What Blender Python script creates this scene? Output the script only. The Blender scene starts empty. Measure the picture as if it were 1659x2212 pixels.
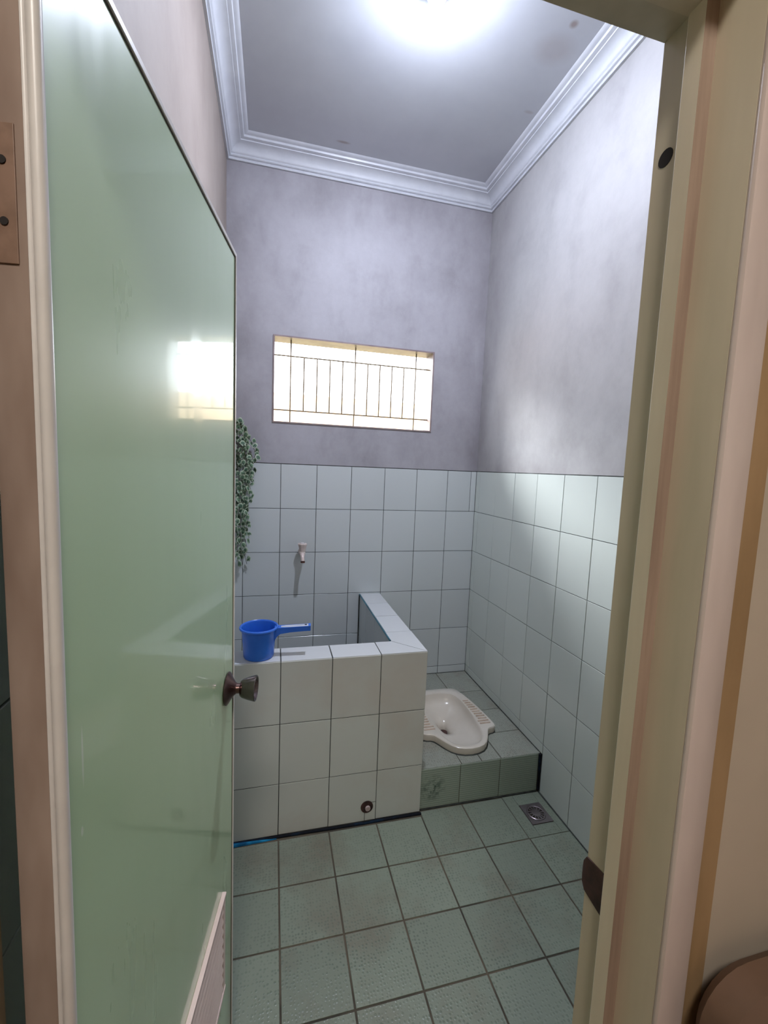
import bpy, bmesh, math, random
from mathutils import Vector, Matrix
from math import pi, sin, cos, radians
random.seed(7)
S = bpy.context.scene
COL = S.collection

# ------------------------------------------------------------------ camera, world, lights, exposure
cd = bpy.data.cameras.new('camera'); cam = bpy.data.objects.new('camera', cd); COL.objects.link(cam)
cd.sensor_fit = 'HORIZONTAL'; cd.sensor_width = 36.0; cd.lens = 933.36 * 36.0 / 1659.0
cd.clip_start = 0.02; cd.clip_end = 100
R_, U_, F_ = Vector((0.96850, -0.24581, 0.03981)), Vector((-0.01404, 0.10571, 0.99430)), Vector((0.24862, 0.96354, -0.09892))
cam.matrix_world = Matrix(((R_.x, U_.x, -F_.x, -1.2312), (R_.y, U_.y, -F_.y, -2.4890), (R_.z, U_.z, -F_.z, 1.4836), (0, 0, 0, 1)))
S.camera = cam
S.view_settings.view_transform = 'Standard'
try: S.view_settings.look = 'None'
except Exception: pass
S.view_settings.gamma = 1.0
S.view_settings.use_curve_mapping = False
S.view_settings.exposure = 0.18

W = bpy.data.worlds.new('overcast_sky'); S.world = W; W.use_nodes = True
bg = W.node_tree.nodes['Background']
bg.inputs[0].default_value = (0.86, 0.93, 1.0, 1); bg.inputs[1].default_value = 8.5
BULB_STRENGTH = 2950.0
# hazy sun coming in through the small window, soft-edged
sd = bpy.data.lights.new('hazy_sun', 'SUN'); sd.energy = 6.5; sd.angle = radians(21); sd.color = (.93, .96, 1.0)
so = bpy.data.objects.new('hazy_sun', sd); COL.objects.link(so)
so.rotation_euler = Vector((.82, -1.0, -.66)).to_track_quat('-Z', 'Y').to_euler()
HALL_POWER = 2.1


# ------------------------------------------------------------------ materials
def lin(c):
    c = c / 255.0
    return c / 12.92 if c <= 0.04045 else ((c + 0.055) / 1.055) ** 2.4


def rgb(r, g, b): return (lin(r), lin(g), lin(b), 1)


def new_mat(name):
    m = bpy.data.materials.new(name); m.use_nodes = True
    nt = m.node_tree; p = nt.nodes['Principled BSDF']
    return m, nt, p


def noise(nt, scale, detail=4, rough=.6, coord='Object', stretch=None, dist=0.0):
    tc = nt.nodes.new('ShaderNodeTexCoord'); n = nt.nodes.new('ShaderNodeTexNoise')
    n.inputs['Scale'].default_value = scale; n.inputs['Detail'].default_value = detail; n.inputs['Roughness'].default_value = rough
    n.inputs['Distortion'].default_value = dist
    src = tc.outputs[coord]
    if stretch:
        mp = nt.nodes.new('ShaderNodeMapping'); mp.inputs['Scale'].default_value = stretch
        nt.links.new(src, mp.inputs['Vector']); src = mp.outputs[0]
    nt.links.new(src, n.inputs['Vector'])
    return n.outputs['Fac']


def ramp(nt, fac, stops):
    r = nt.nodes.new('ShaderNodeValToRGB'); e = r.color_ramp.elements
    while len(e) > 1: e.remove(e[-1])
    e[0].position, e[0].color = stops[0]
    for p, c in stops[1:]:
        x = e.new(p); x.color = c
    nt.links.new(fac, r.inputs[0])
    return r.outputs[0]


def mixc(nt, a, b, fac, mode='MIX'):
    m = nt.nodes.new('ShaderNodeMix'); m.data_type = 'RGBA'; m.blend_type = mode
    for v, k in ((a, 6), (b, 7), (fac, 0)):
        if hasattr(v, 'is_output') or isinstance(v, bpy.types.NodeSocket): nt.links.new(v, m.inputs[k])
        else: m.inputs[k].default_value = v
    return m.outputs[2]


def bump(nt, p, h, strength=.2, dist=.002):
    b = nt.nodes.new('ShaderNodeBump'); b.inputs['Strength'].default_value = strength; b.inputs['Distance'].default_value = dist
    nt.links.new(h, b.inputs['Height']); nt.links.new(b.outputs[0], p.inputs['Normal'])
    return b


def simple(name, c1, c2=None, scale=8, rough=.5, metal=0.0, bmp=0.0, bscale=60, coat=0.0, detail=4, lo=.35, hi=.65, stretch=None, coord='Object'):
    m, nt, p = new_mat(name)
    if c2:
        nt.links.new(ramp(nt, noise(nt, scale, detail, stretch=stretch, coord=coord), [(lo, c1), (hi, c2)]), p.inputs['Base Color'])
    else: p.inputs['Base Color'].default_value = c1
    p.inputs['Roughness'].default_value = rough; p.inputs['Metallic'].default_value = metal
    if coat: p.inputs['Coat Weight'].default_value = coat; p.inputs['Coat Roughness'].default_value = .12
    if bmp: bump(nt, p, noise(nt, bscale, 5), bmp)
    return m


def plaster(name, base, dark, light, edges=(), grimec=(.2, .18, .19, 1)):
    m, nt, p = new_mat(name)
    a = noise(nt, 1.6, 6, .62, stretch=(1, 1, 1)); b = noise(nt, 5.5, 6, .62, stretch=(1.2, 1, .7), dist=.15); c = noise(nt, 28, 6, .7)
    col = ramp(nt, a, [(.32, dark), (.5, base), (.68, light)])
    col = mixc(nt, col, ramp(nt, b, [(.30, dark), (.48, base), (.7, light)]), .45)
    col = mixc(nt, col, ramp(nt, c, [(.3, dark), (.6, base)]), .15)
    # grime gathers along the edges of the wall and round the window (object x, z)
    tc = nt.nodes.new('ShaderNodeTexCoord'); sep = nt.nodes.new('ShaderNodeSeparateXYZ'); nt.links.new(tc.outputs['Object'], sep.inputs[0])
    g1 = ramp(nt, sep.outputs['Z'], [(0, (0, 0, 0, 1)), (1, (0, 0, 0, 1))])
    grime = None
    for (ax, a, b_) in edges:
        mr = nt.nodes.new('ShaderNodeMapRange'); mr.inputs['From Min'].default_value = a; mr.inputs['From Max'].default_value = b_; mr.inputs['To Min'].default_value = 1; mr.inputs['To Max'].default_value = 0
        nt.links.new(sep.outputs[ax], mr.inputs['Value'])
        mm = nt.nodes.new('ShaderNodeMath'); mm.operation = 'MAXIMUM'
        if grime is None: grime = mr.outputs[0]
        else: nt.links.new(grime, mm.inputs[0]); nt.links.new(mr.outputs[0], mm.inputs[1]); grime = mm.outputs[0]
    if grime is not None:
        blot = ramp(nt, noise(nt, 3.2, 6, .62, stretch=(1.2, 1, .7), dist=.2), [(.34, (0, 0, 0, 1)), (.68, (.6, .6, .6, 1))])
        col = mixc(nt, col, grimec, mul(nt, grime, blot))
    nt.links.new(col, p.inputs['Base Color'])
    p.inputs['Roughness'].default_value = .62
    bump(nt, p, noise(nt, 35, 8, .7), .12, .003)
    return m


def tile_mat(name, base, spread=.05, rough=.22, warm=None, warm_lo=.55):
    m, nt, p = new_mat(name)
    oi = nt.nodes.new('ShaderNodeObjectInfo')
    mp = nt.nodes.new('ShaderNodeMapRange'); mp.inputs['To Min'].default_value = 1 - spread; mp.inputs['To Max'].default_value = 1 + spread
    nt.links.new(oi.outputs['Random'], mp.inputs['Value'])
    col = base
    n1 = noise(nt, 3.5, 5, .6, coord='Object')
    if warm: col = mixc(nt, base, warm, ramp(nt, noise_world(nt, 2.2), [(warm_lo, (0, 0, 0, 1)), (warm_lo + .2, (1, 1, 1, 1))]))
    vm = nt.nodes.new('ShaderNodeVectorMath'); vm.operation = 'SCALE'
    if isinstance(col, bpy.types.NodeSocket): nt.links.new(col, vm.inputs[0])
    else: vm.inputs[0].default_value = col[:3]
    nt.links.new(mp.outputs[0], vm.inputs['Scale'])
    nt.links.new(vm.outputs[0], p.inputs['Base Color'])
    p.inputs['Roughness'].default_value = rough
    bump(nt, p, n1, .05, .002)
    return m


def noise_world(nt, scale, detail=5, rough=.6):
    g = nt.nodes.new('ShaderNodeNewGeometry'); n = nt.nodes.new('ShaderNodeTexNoise')
    n.inputs['Scale'].default_value = scale; n.inputs['Detail'].default_value = detail; n.inputs['Roughness'].default_value = rough
    nt.links.new(g.outputs['Position'], n.inputs['Vector'])
    return n.outputs['Fac']


def floor_tile_mat(name, base, warm, dot, rough=.35, k=95.0, wlo=.5):
    """glazed anti-slip tile: small raised dots in a grid, soiled in patches"""
    m, nt, p = new_mat(name)
    tc = nt.nodes.new('ShaderNodeTexCoord')
    v = nt.nodes.new('ShaderNodeTexVoronoi'); v.inputs['Scale'].default_value = k; v.inputs['Randomness'].default_value = .45
    nt.links.new(tc.outputs['Object'], v.inputs['Vector'])
    d = ramp(nt, v.outputs['Distance'], [(.22, (1, 1, 1, 1)), (.42, (0, 0, 0, 1))])
    col = mixc(nt, base, warm, ramp(nt, noise_world(nt, 2.6, 6, .65), [(wlo, (0, 0, 0, 1)), (wlo + .22, (1, 1, 1, 1))]))
    col = mixc(nt, col, dot, mul(nt, d, ramp(nt, noise_world(nt, 5, 4), [(.35, (.15, .15, .15, 1)), (.65, (.75, .75, .75, 1))])))
    oi = nt.nodes.new('ShaderNodeObjectInfo'); mp = nt.nodes.new('ShaderNodeMapRange'); mp.inputs['To Min'].default_value = .93; mp.inputs['To Max'].default_value = 1.07
    nt.links.new(oi.outputs['Random'], mp.inputs['Value'])
    vm = nt.nodes.new('ShaderNodeVectorMath'); vm.operation = 'SCALE'; nt.links.new(col, vm.inputs[0]); nt.links.new(mp.outputs[0], vm.inputs['Scale'])
    nt.links.new(vm.outputs[0], p.inputs['Base Color'])
    p.inputs['Roughness'].default_value = rough
    bump(nt, p, d, .35, .0015)
    return m


def mul(nt, a, b):
    m = nt.nodes.new('ShaderNodeMath'); m.operation = 'MULTIPLY'
    nt.links.new(a, m.inputs[0]); nt.links.new(b, m.inputs[1])
    return m.outputs[0]


M = {}
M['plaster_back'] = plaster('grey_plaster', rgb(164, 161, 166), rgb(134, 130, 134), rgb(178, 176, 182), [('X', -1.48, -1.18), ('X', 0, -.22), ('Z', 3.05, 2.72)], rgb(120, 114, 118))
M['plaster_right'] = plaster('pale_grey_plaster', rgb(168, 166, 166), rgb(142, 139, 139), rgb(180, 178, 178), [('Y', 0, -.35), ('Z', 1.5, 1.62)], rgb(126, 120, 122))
M['plaster_left'] = plaster('warm_grey_plaster', rgb(148, 136, 128), rgb(132, 120, 113), rgb(158, 147, 140))
M['grout'] = simple('dark_grout', rgb(30, 31, 30), rgb(84, 86, 84), 6, .8)
M['grout_light'] = simple('grey_grout', rgb(44, 46, 45), rgb(120, 123, 122), 6, .8)
M['grout_floor'] = simple('soiled_floor_grout', rgb(50, 45, 36), rgb(92, 82, 66), 5, .8, bmp=.2)
M['tile'] = tile_mat('pale_green_wall_tile', rgb(198, 203, 203), .035, .2)
M['tile_right'] = tile_mat('pale_greenish_wall_tile', rgb(197, 203, 197), .035, .2)
M['tile_tank'] = tile_mat('pale_grey_tank_tile', rgb(194, 197, 191), .04, .26, warm=rgb(190, 186, 178), warm_lo=.48)
M['tile_rim'] = tile_mat('pale_rim_tile', rgb(198, 200, 201), .03, .22)
M['tile_floor'] = floor_tile_mat('green_floor_tile', rgb(122, 130, 116), rgb(110, 105, 91), rgb(90, 102, 88))
M['tile_platform'] = floor_tile_mat('grey_platform_tile', rgb(140, 143, 133), rgb(128, 118, 104), rgb(92, 94, 86), wlo=.46)


def riser_material():
    m, nt, p = new_mat('green_riser_tile')
    tc = nt.nodes.new('ShaderNodeTexCoord'); w = nt.nodes.new('ShaderNodeTexWave'); w.bands_direction = 'Y'
    w.inputs['Scale'].default_value = 32; w.inputs['Distortion'].default_value = 1.5; w.inputs['Detail'].default_value = 2
    nt.links.new(tc.outputs['Object'], w.inputs['Vector'])
    col = mixc(nt, rgb(150, 160, 148), rgb(120, 134, 121), ramp(nt, w.outputs['Fac'], [(.3, (0, 0, 0, 1)), (.8, (.7, .7, .7, 1))]))
    # green algae / paint stain on the left tile (a stain with its own shape)
    g = nt.nodes.new('ShaderNodeNewGeometry'); vd = nt.nodes.new('ShaderNodeVectorMath'); vd.operation = 'DISTANCE'
    vd.inputs[1].default_value = (-.535, -.843, .095); nt.links.new(g.outputs['Position'], vd.inputs[0])
    near = ramp(nt, vd.outputs['Value'], [(.01, (1, 1, 1, 1)), (.07, (0, 0, 0, 1))])
    st = mul(nt, near, ramp(nt, noise_world(nt, 45, 6, .7), [(.42, (0, 0, 0, 1)), (.6, (1, 1, 1, 1))]))
    col = mixc(nt, col, rgb(12, 50, 40), st)
    nt.links.new(col, p.inputs['Base Color']); p.inputs['Roughness'].default_value = .35
    bump(nt, p, w.outputs['Fac'], .15, .001)
    return m


M['tile_riser'] = riser_material()


def ceiling_material():
    m, nt, p = new_mat('white_ceiling_board')
    col = ramp(nt, noise(nt, 2.5, 5), [(.35, rgb(184, 186, 193)), (.65, rgb(193, 195, 201))])
    g = nt.nodes.new('ShaderNodeNewGeometry')
    for (x, y, sx, sy, strength) in ((-.917, -.171, .045, .012, .6), (-.212, -.981, .02, .02, .7), (-.22, -.88, .10, .08, .25), (-.15, -.60, .03, .012, .3)):
        sub = nt.nodes.new('ShaderNodeVectorMath'); sub.operation = 'SUBTRACT'; sub.inputs[1].default_value = (x, y, 3.094)
        mu = nt.nodes.new('ShaderNodeVectorMath'); mu.operation = 'MULTIPLY'; mu.inputs[1].default_value = (1 / sx, 1 / sy, 1)
        ln = nt.nodes.new('ShaderNodeVectorMath'); ln.operation = 'LENGTH'
        nt.links.new(g.outputs['Position'], sub.inputs[0]); nt.links.new(sub.outputs[0], mu.inputs[0]); nt.links.new(mu.outputs[0], ln.inputs[0])
        f = ramp(nt, ln.outputs['Value'], [(.35, (strength,) * 3 + (1,)), (.95, (0, 0, 0, 1))])
        col = mixc(nt, col, rgb(138, 116, 108), f)
    nt.links.new(col, p.inputs['Base Color']); p.inputs['Roughness'].default_value = .5
    return m


M['ceiling'] = ceiling_material()
M['cornice'] = simple('white_cornice_paint', rgb(198, 200, 207), rgb(208, 210, 216), 10, .38)
M['frame'] = simple('cream_frame_paint', rgb(184, 173, 152), rgb(202, 191, 170), 5, .42, stretch=(3, 3, .5), bmp=.05, bscale=30)
M['frame_face'] = simple('aged_cream_frame_paint', rgb(172, 162, 142), rgb(192, 181, 160), 4, .42, stretch=(3, 3, .4), bmp=.05, bscale=30)
M['frame_wood'] = simple('reddish_bare_wood', rgb(132, 112, 98), rgb(154, 134, 118), 12, .6, stretch=(6, 6, .3), bmp=.1)
M['casing'] = simple('pinkish_casing_paint', rgb(176, 162, 156), rgb(194, 180, 174), 6, .35, stretch=(2, 2, .4))
M['border'] = simple('ochre_brown_border_paint', rgb(138, 112, 80), rgb(160, 132, 98), 8, .5, stretch=(2, 2, .4))
M['hall_wall'] = simple('cream_hall_paint', rgb(172, 160, 144), rgb(186, 173, 157), 3, .6, bmp=.04)
M['hall_ceiling'] = simple('hall_ceiling_paint', rgb(200, 188, 170), None)
M['hall_floor'] = simple('hall_floor_tile', rgb(128, 96, 76), rgb(150, 116, 92), 4, .4)


def door_green():
    """green laminate under a worn gloss: sharp reflection mixed with a hazy wiped one"""
    m, nt, p = new_mat('green_door_laminate')
    tc = nt.nodes.new('ShaderNodeTexCoord'); sep = nt.nodes.new('ShaderNodeSeparateXYZ'); nt.links.new(tc.outputs['Object'], sep.inputs[0])
    col = ramp(nt, noise(nt, 1.2, 3), [(.3, rgb(172, 197, 158)), (.7, rgb(180, 204, 166))])

    def spot(x, z, sx, sz, strength, color, col):
        sub = nt.nodes.new('ShaderNodeVectorMath'); sub.operation = 'SUBTRACT'; sub.inputs[1].default_value = (x, 0, z)
        mu = nt.nodes.new('ShaderNodeVectorMath'); mu.operation = 'MULTIPLY'; mu.inputs[1].default_value = (1 / sx, 0, 1 / sz)
        ln = nt.nodes.new('ShaderNodeVectorMath'); ln.operation = 'LENGTH'
        nt.links.new(tc.outputs['Object'], sub.inputs[0]); nt.links.new(sub.outputs[0], mu.inputs[0]); nt.links.new(mu.outputs[0], ln.inputs[0])
        return mixc(nt, col, color, ramp(nt, ln.outputs['Value'], [(.6, (strength,) * 3 + (1,)), (1.0, (0, 0, 0, 1))]))
    # scratches near the hinge side, local x = distance from the hinge edge
    col = spot(.030, 1.207, .0016, .034, .8, rgb(205, 214, 200), col)
    col = spot(.026, 1.135, .0022, .006, .8, rgb(205, 214, 200), col)
    # brown water stain at the foot of the leaf, free-edge side
    edge = mul(nt, ramp(nt, sep.outputs['X'], [(.53, (0, 0, 0, 1)), (.60, (1, 1, 1, 1))]), ramp(nt, sep.outputs['Z'], [(.15, (1, 1, 1, 1)), (.62, (0, 0, 0, 1))]))
    col = mixc(nt, col, rgb(104, 98, 66), edge)
    nt.links.new(col, p.inputs['Base Color'])
    p.inputs['Roughness'].default_value = .42
    p.inputs['Specular IOR Level'].default_value = .55
    # hazy smear: streaks run up and down, blurred and bent by the cloth that wiped them
    st = noise(nt, 9, 4, .6, stretch=(1.6, 1, .22), dist=.4)
    rr = nt.nodes.new('ShaderNodeMapRange'); rr.inputs['From Min'].default_value = .35; rr.inputs['From Max'].default_value = .65
    rr.inputs['To Min'].default_value = .27; rr.inputs['To Max'].default_value = .34
    nt.links.new(st, rr.inputs['Value']); nt.links.new(rr.outputs[0], p.inputs['Roughness'])
    p.inputs['Coat Weight'].default_value = .7
    cr = nt.nodes.new('ShaderNodeMapRange'); cr.inputs['From Min'].default_value = .4; cr.inputs['From Max'].default_value = .7; cr.inputs['To Min'].default_value = .03; cr.inputs['To Max'].default_value = .075
    nt.links.new(noise(nt, 14, 5, .6, stretch=(1.5, 1, .18), dist=.4), cr.inputs['Value']); 
    # arcs left by a wiping cloth, one set round the lock side and one near the top
    hz = cr.outputs[0]
    for (x, z, sc_) in ((.50, 1.62, 3.2), (.10, 1.95, 2.6)):
        mp = nt.nodes.new('ShaderNodeMapping'); mp.inputs['Location'].default_value = (-x, 0, -z * .75); mp.inputs['Scale'].default_value = (1, 0, .75)
        nt.links.new(tc.outputs['Object'], mp.inputs['Vector'])
        wv = nt.nodes.new('ShaderNodeTexWave'); wv.wave_type = 'RINGS'; wv.rings_direction = 'SPHERICAL'; wv.inputs['Scale'].default_value = sc_
        wv.inputs['Distortion'].default_value = 3.5; wv.inputs['Detail'].default_value = 4; wv.inputs['Detail Scale'].default_value = 2.2
        nt.links.new(mp.outputs[0], wv.inputs['Vector'])
        ln = nt.nodes.new('ShaderNodeVectorMath'); ln.operation = 'LENGTH'; nt.links.new(mp.outputs[0], ln.inputs[0])
        arc = mul(nt, ramp(nt, wv.outputs['Fac'], [(.45, (0, 0, 0, 1)), (.8, (.13, .13, .13, 1))]), ramp(nt, ln.outputs['Value'], [(.05, (0, 0, 0, 1)), (.16, (1, 1, 1, 1)), (.34, (0, 0, 0, 1))]))
        ad = nt.nodes.new('ShaderNodeMath'); ad.operation = 'ADD'; nt.links.new(hz, ad.inputs[0]); nt.links.new(arc, ad.inputs[1]); hz = ad.outputs[0]
    nt.links.new(hz, p.inputs['Coat Roughness'])
    p.inputs['Coat IOR'].default_value = 1.45
    return m


M['door_green'] = door_green()
M['door_trim'] = simple('cream_door_trim', rgb(200, 196, 192), rgb(212, 208, 204), 8, .35)
M['door_gap'] = simple('dark_gap', rgb(52, 46, 40), None, rough=.8)
M['door_edge'] = simple('brown_door_edge', rgb(126, 106, 94), rgb(160, 142, 130), 5, .5, stretch=(2, 2, .6), bmp=.1)
M['vent'] = simple('pinkish_vent_plastic', rgb(206, 184, 176), rgb(218, 198, 190), 8, .4)
M['hinge'] = simple('painted_hinge_metal', rgb(112, 88, 72), rgb(132, 106, 90), 30, .5, bmp=.1)
M['chrome'] = simple('tarnished_chrome', rgb(92, 80, 80), rgb(128, 116, 118), 14, .2, metal=1.0)
M['chrome_brown'] = simple('brown_tarnished_chrome', rgb(88, 66, 64), rgb(132, 108, 106), 10, .3, metal=1.0)
M['rust'] = simple('dark_rusty_metal', rgb(52, 34, 32), rgb(84, 56, 52), 30, .5, metal=.4, bmp=.2)
M['dark'] = simple('dark_hole', rgb(24, 18, 16), None, rough=.8)
M['blue_plastic'] = simple('blue_plastic', rgb(44, 104, 204), rgb(50, 112, 212), 10, .24)
M['handle_glare'] = simple('glare_painted_plastic', rgb(168, 176, 192), rgb(190, 196, 208), 20, .3)  # glare of the lamp on the dipper handle, put into the colour
M['ceramic'] = simple('beige_ceramic', rgb(192, 184, 172), rgb(202, 195, 184), 4, .2)
M['ceramic_rib'] = simple('worn_beige_ceramic', rgb(168, 148, 130), rgb(192, 176, 160), 30, .4)
M['drain'] = simple('dull_stainless', rgb(128, 118, 120), rgb(150, 142, 144), 12, .35, metal=.8)
M['grille'] = simple('rusty_grille_iron', rgb(110, 92, 66), rgb(140, 120, 90), 20, .6)
M['window_frame'] = simple('pinkish_window_frame', rgb(128, 112, 112), rgb(150, 134, 132), 10, .4)
M['blue_sealant'] = simple('blue_waterproofing', rgb(24, 74, 108), rgb(38, 132, 178), 14, .9, bmp=.5, detail=6)
M['dark_blue_sealant'] = simple('dark_blue_waterproofing', rgb(24, 26, 32), rgb(28, 58, 84), 12, .95, bmp=.5, detail=6, lo=.5, hi=.8)
for _k in ('blue_sealant', 'dark_blue_sealant'): M[_k].node_tree.nodes['Principled BSDF'].inputs['Specular IOR Level'].default_value = .1
M['teal_sealant'] = simple('teal_waterproofing', rgb(44, 84, 96), rgb(52, 112, 130), 14, .5, bmp=.2)
M['mould'] = simple('dark_mould_line', rgb(34, 38, 36), rgb(62, 66, 60), 25, .8)
M['stem'] = simple('brown_green_stem', rgb(62, 60, 48), rgb(78, 74, 58), 30, .7)
M['tap'] = simple('dull_tap_metal', rgb(206, 186, 178), rgb(226, 212, 206), 14, .32, metal=.15)
M['tap_cap'] = simple('pale_tap_cap', rgb(216, 210, 210), None, rough=.3)
M['tap_dark'] = simple('dark_tap_outlet', rgb(74, 44, 38), rgb(98, 64, 56), 20, .5)
M['pipe'] = simple('pinkish_pipe_plug', rgb(164, 146, 142), rgb(184, 168, 164), 30, .5)
M['chair'] = simple('dark_brown_upholstery', rgb(82, 62, 48), rgb(100, 76, 60), 8, .7, bmp=.15)
M['chair_wood'] = simple('dark_chair_wood', rgb(56, 36, 34), rgb(76, 50, 44), 10, .5)
M['neighbour'] = simple('tan_neighbour_wall', rgb(206, 176, 146), rgb(220, 190, 160), 2, .8)
M['grass'] = simple('green_yard', rgb(96, 128, 60), rgb(128, 150, 84), 3, .9)
M['holder'] = simple('white_lamp_plastic', rgb(232, 228, 228), None, rough=.4)


def leaf_material():
    m, nt, p = new_mat('scalloped_leaf')
    g = nt.nodes.new('ShaderNodeTexCoord'); ln = nt.nodes.new('ShaderNodeVectorMath'); ln.operation = 'LENGTH'
    nt.links.new(g.outputs['Object'], ln.inputs[0])
    oi = nt.nodes.new('ShaderNodeObjectInfo')
    inner = mixc(nt, rgb(50, 82, 60), rgb(88, 116, 88), oi.outputs['Random'])
    col = mixc(nt, inner, rgb(186, 198, 172), ramp(nt, ln.outputs['Value'], [(.0100, (0, 0, 0, 1)), (.0125, (.9, .9, .9, 1))]))
    nt.links.new(col, p.inputs['Base Color']); p.inputs['Roughness'].default_value = .55
    return m


M['leaf'] = leaf_material()


def emit_material(name, col, strength):
    m, nt, p = new_mat(name)
    p.inputs['Base Color'].default_value = (.9, .9, .9, 1)
    p.inputs['Emission Color'].default_value = col; p.inputs['Emission Strength'].default_value = strength
    return m


M['bulb'] = emit_material('lit_bulb', (.765, .83, 1.0, 1), BULB_STRENGTH)
M['hall_fill'] = emit_material('added_hall_glow', (1.0, .94, .87, 1), HALL_POWER * 30)


# ------------------------------------------------------------------ mesh helpers
def link(o, parent=None):
    COL.objects.link(o)
    if parent is not None: o.parent = parent
    return o


def obj(name, bm, mats, parent=None, smooth=False, recalc=True):
    if recalc: bmesh.ops.recalc_face_normals(bm, faces=bm.faces)
    me = bpy.data.meshes.new(name); bm.to_mesh(me); bm.free()
    for m in (mats if isinstance(mats, (list, tuple)) else [mats]): me.materials.append(m)
    if smooth:
        for f in me.polygons: f.use_smooth = True
        try: me.set_sharp_from_angle(angle=radians(38))
        except Exception: pass
    return link(bpy.data.objects.new(name, me), parent)


def empty(name, loc=(0, 0, 0), rz=0.0, parent=None):
    o = bpy.data.objects.new(name, None); o.location = loc; o.rotation_euler = (0, 0, rz); o.empty_display_size = .1
    return link(o, parent)


def tag(o, label=None, cat=None, group=None, kind=None):
    if label: o['label'] = label
    if cat: o['category'] = cat
    if group: o['group'] = group
    if kind: o['kind'] = kind
    return o


def box(bm, lo, hi, mi=0, bev=0.0):
    x0, y0, z0 = lo; x1, y1, z1 = hi
    v = [bm.verts.new(c) for c in ((x0, y0, z0), (x1, y0, z0), (x1, y1, z0), (x0, y1, z0), (x0, y0, z1), (x1, y0, z1), (x1, y1, z1), (x0, y1, z1))]
    fs = [bm.faces.new([v[i] for i in q]) for q in ((0, 3, 2, 1), (4, 5, 6, 7), (0, 1, 5, 4), (1, 2, 6, 5), (2, 3, 7, 6), (3, 0, 4, 7))]
    for f in fs: f.material_index = mi
    if bev:
        es = list({e for f in fs for e in f.edges})
        r = bmesh.ops.bevel(bm, geom=es, offset=bev, segments=2, affect='EDGES', profile=.5)
        for f in r['faces']: f.material_index = mi
    return fs


def bxo(name, lo, hi, mats, parent=None, bev=0.0, smooth=False):
    bm = bmesh.new(); box(bm, lo, hi, 0, bev)
    return obj(name, bm, mats, parent, smooth)


def prism(bm, pts, z0, z1, mi=0):
    a = [bm.verts.new((x, y, z0)) for x, y in pts]; b = [bm.verts.new((x, y, z1)) for x, y in pts]
    n = len(pts); fs = [bm.faces.new(a[::-1]), bm.faces.new(b)]
    for i in range(n): fs.append(bm.faces.new((a[i], a[(i + 1) % n], b[(i + 1) % n], b[i])))
    for f in fs: f.material_index = mi
    return fs


def loft(bm, loops, cap0=True, cap1=True, mi=0):
    L = [[bm.verts.new(c) for c in lp] for lp in loops]
    n = len(L[0])
    for a, b in zip(L[:-1], L[1:]):
        for i in range(n):
            f = bm.faces.new((a[i], a[(i + 1) % n], b[(i + 1) % n], b[i])); f.material_index = mi
    if cap0: bm.faces.new(L[0][::-1]).material_index = mi
    if cap1: bm.faces.new(L[-1]).material_index = mi
    return L


def lathe(bm, prof, n=24, mtx=Matrix(), mi=0, cap0=True, cap1=True):
    """prof: (radius, height) along local z"""
    loops = [[mtx @ Vector((r * cos(2 * pi * i / n), r * sin(2 * pi * i / n), h)) for i in range(n)] for r, h in prof]
    return loft(bm, loops, cap0, cap1, mi)


def frame_of(d):
    d = Vector(d).normalized(); u = Vector((0, 0, 1)).cross(d)
    if u.length < 1e-4: u = Vector((1, 0, 0))
    u.normalize(); return u, d.cross(u)


def tube(bm, pts, r, n=8, mi=0, caps=True):
    pts = [Vector(p) for p in pts]; loops = []
    rs = r if isinstance(r, (list, tuple)) else [r] * len(pts)
    for i, p in enumerate(pts):
        d = pts[min(i + 1, len(pts) - 1)] - pts[max(i - 1, 0)]
        u, v = frame_of(d)
        loops.append([p + rs[i] * (cos(2 * pi * k / n) * u + sin(2 * pi * k / n) * v) for k in range(n)])
    return loft(bm, loops, caps, caps, mi)


_tm = {}


def tile_mesh(w, h, mat, t=.006, b=.0008):
    key = (round(w, 4), round(h, 4), mat.name)
    if key in _tm: return _tm[key]
    x, y = w / 2, h / 2
    bm = bmesh.new()
    loft(bm, [[(-x, -y, -t), (x, -y, -t), (x, y, -t), (-x, y, -t)], [(-x, -y, -b), (x, -y, -b), (x, y, -b), (-x, y, -b)],
              [(-x + b, -y + b, 0), (x - b, -y + b, 0), (x - b, y - b, 0), (-x + b, y - b, 0)]])
    bmesh.ops.recalc_face_normals(bm, faces=bm.faces)
    me = bpy.data.meshes.new('tile'); bm.to_mesh(me); bm.free(); me.materials.append(mat)
    _tm[key] = me
    return me


def tile(parent, mat, O, U, V, u0, u1, v0, v1, gap=.0030, name='tile', jit=.00015):
    """one tile: its face lies in the plane through O spanned by U and V"""
    U = Vector(U); V = Vector(V); N = U.cross(V)
    w, h = u1 - u0 - gap, v1 - v0 - gap
    if w < .004 or h < .004: return None
    c = Vector(O) + U * ((u0 + u1) / 2) + V * ((v0 + v1) / 2) + N * random.uniform(-jit, jit)
    o = bpy.data.objects.new(name, tile_mesh(w, h, mat)); link(o, parent)
    tx, ty = random.uniform(-.0015, .0015), random.uniform(-.0015, .0015)
    m = Matrix(((U.x, V.x, N.x, c.x), (U.y, V.y, N.y, c.y), (U.z, V.z, N.z, c.z), (0, 0, 0, 1)))
    o.matrix_world = m @ Matrix.Rotation(tx, 4, 'X') @ Matrix.Rotation(ty, 4, 'Y')
    return o


def grid(parent, mat, O, U, V, us, vs, gap=.0024, skip=None):
    out = []
    for i in range(len(us) - 1):
        for j in range(len(vs) - 1):
            if skip and skip(i, j): continue
            out.append(tile(parent, mat, O, U, V, us[i], us[i + 1], vs[j], vs[j + 1], gap))
    return out


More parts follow.
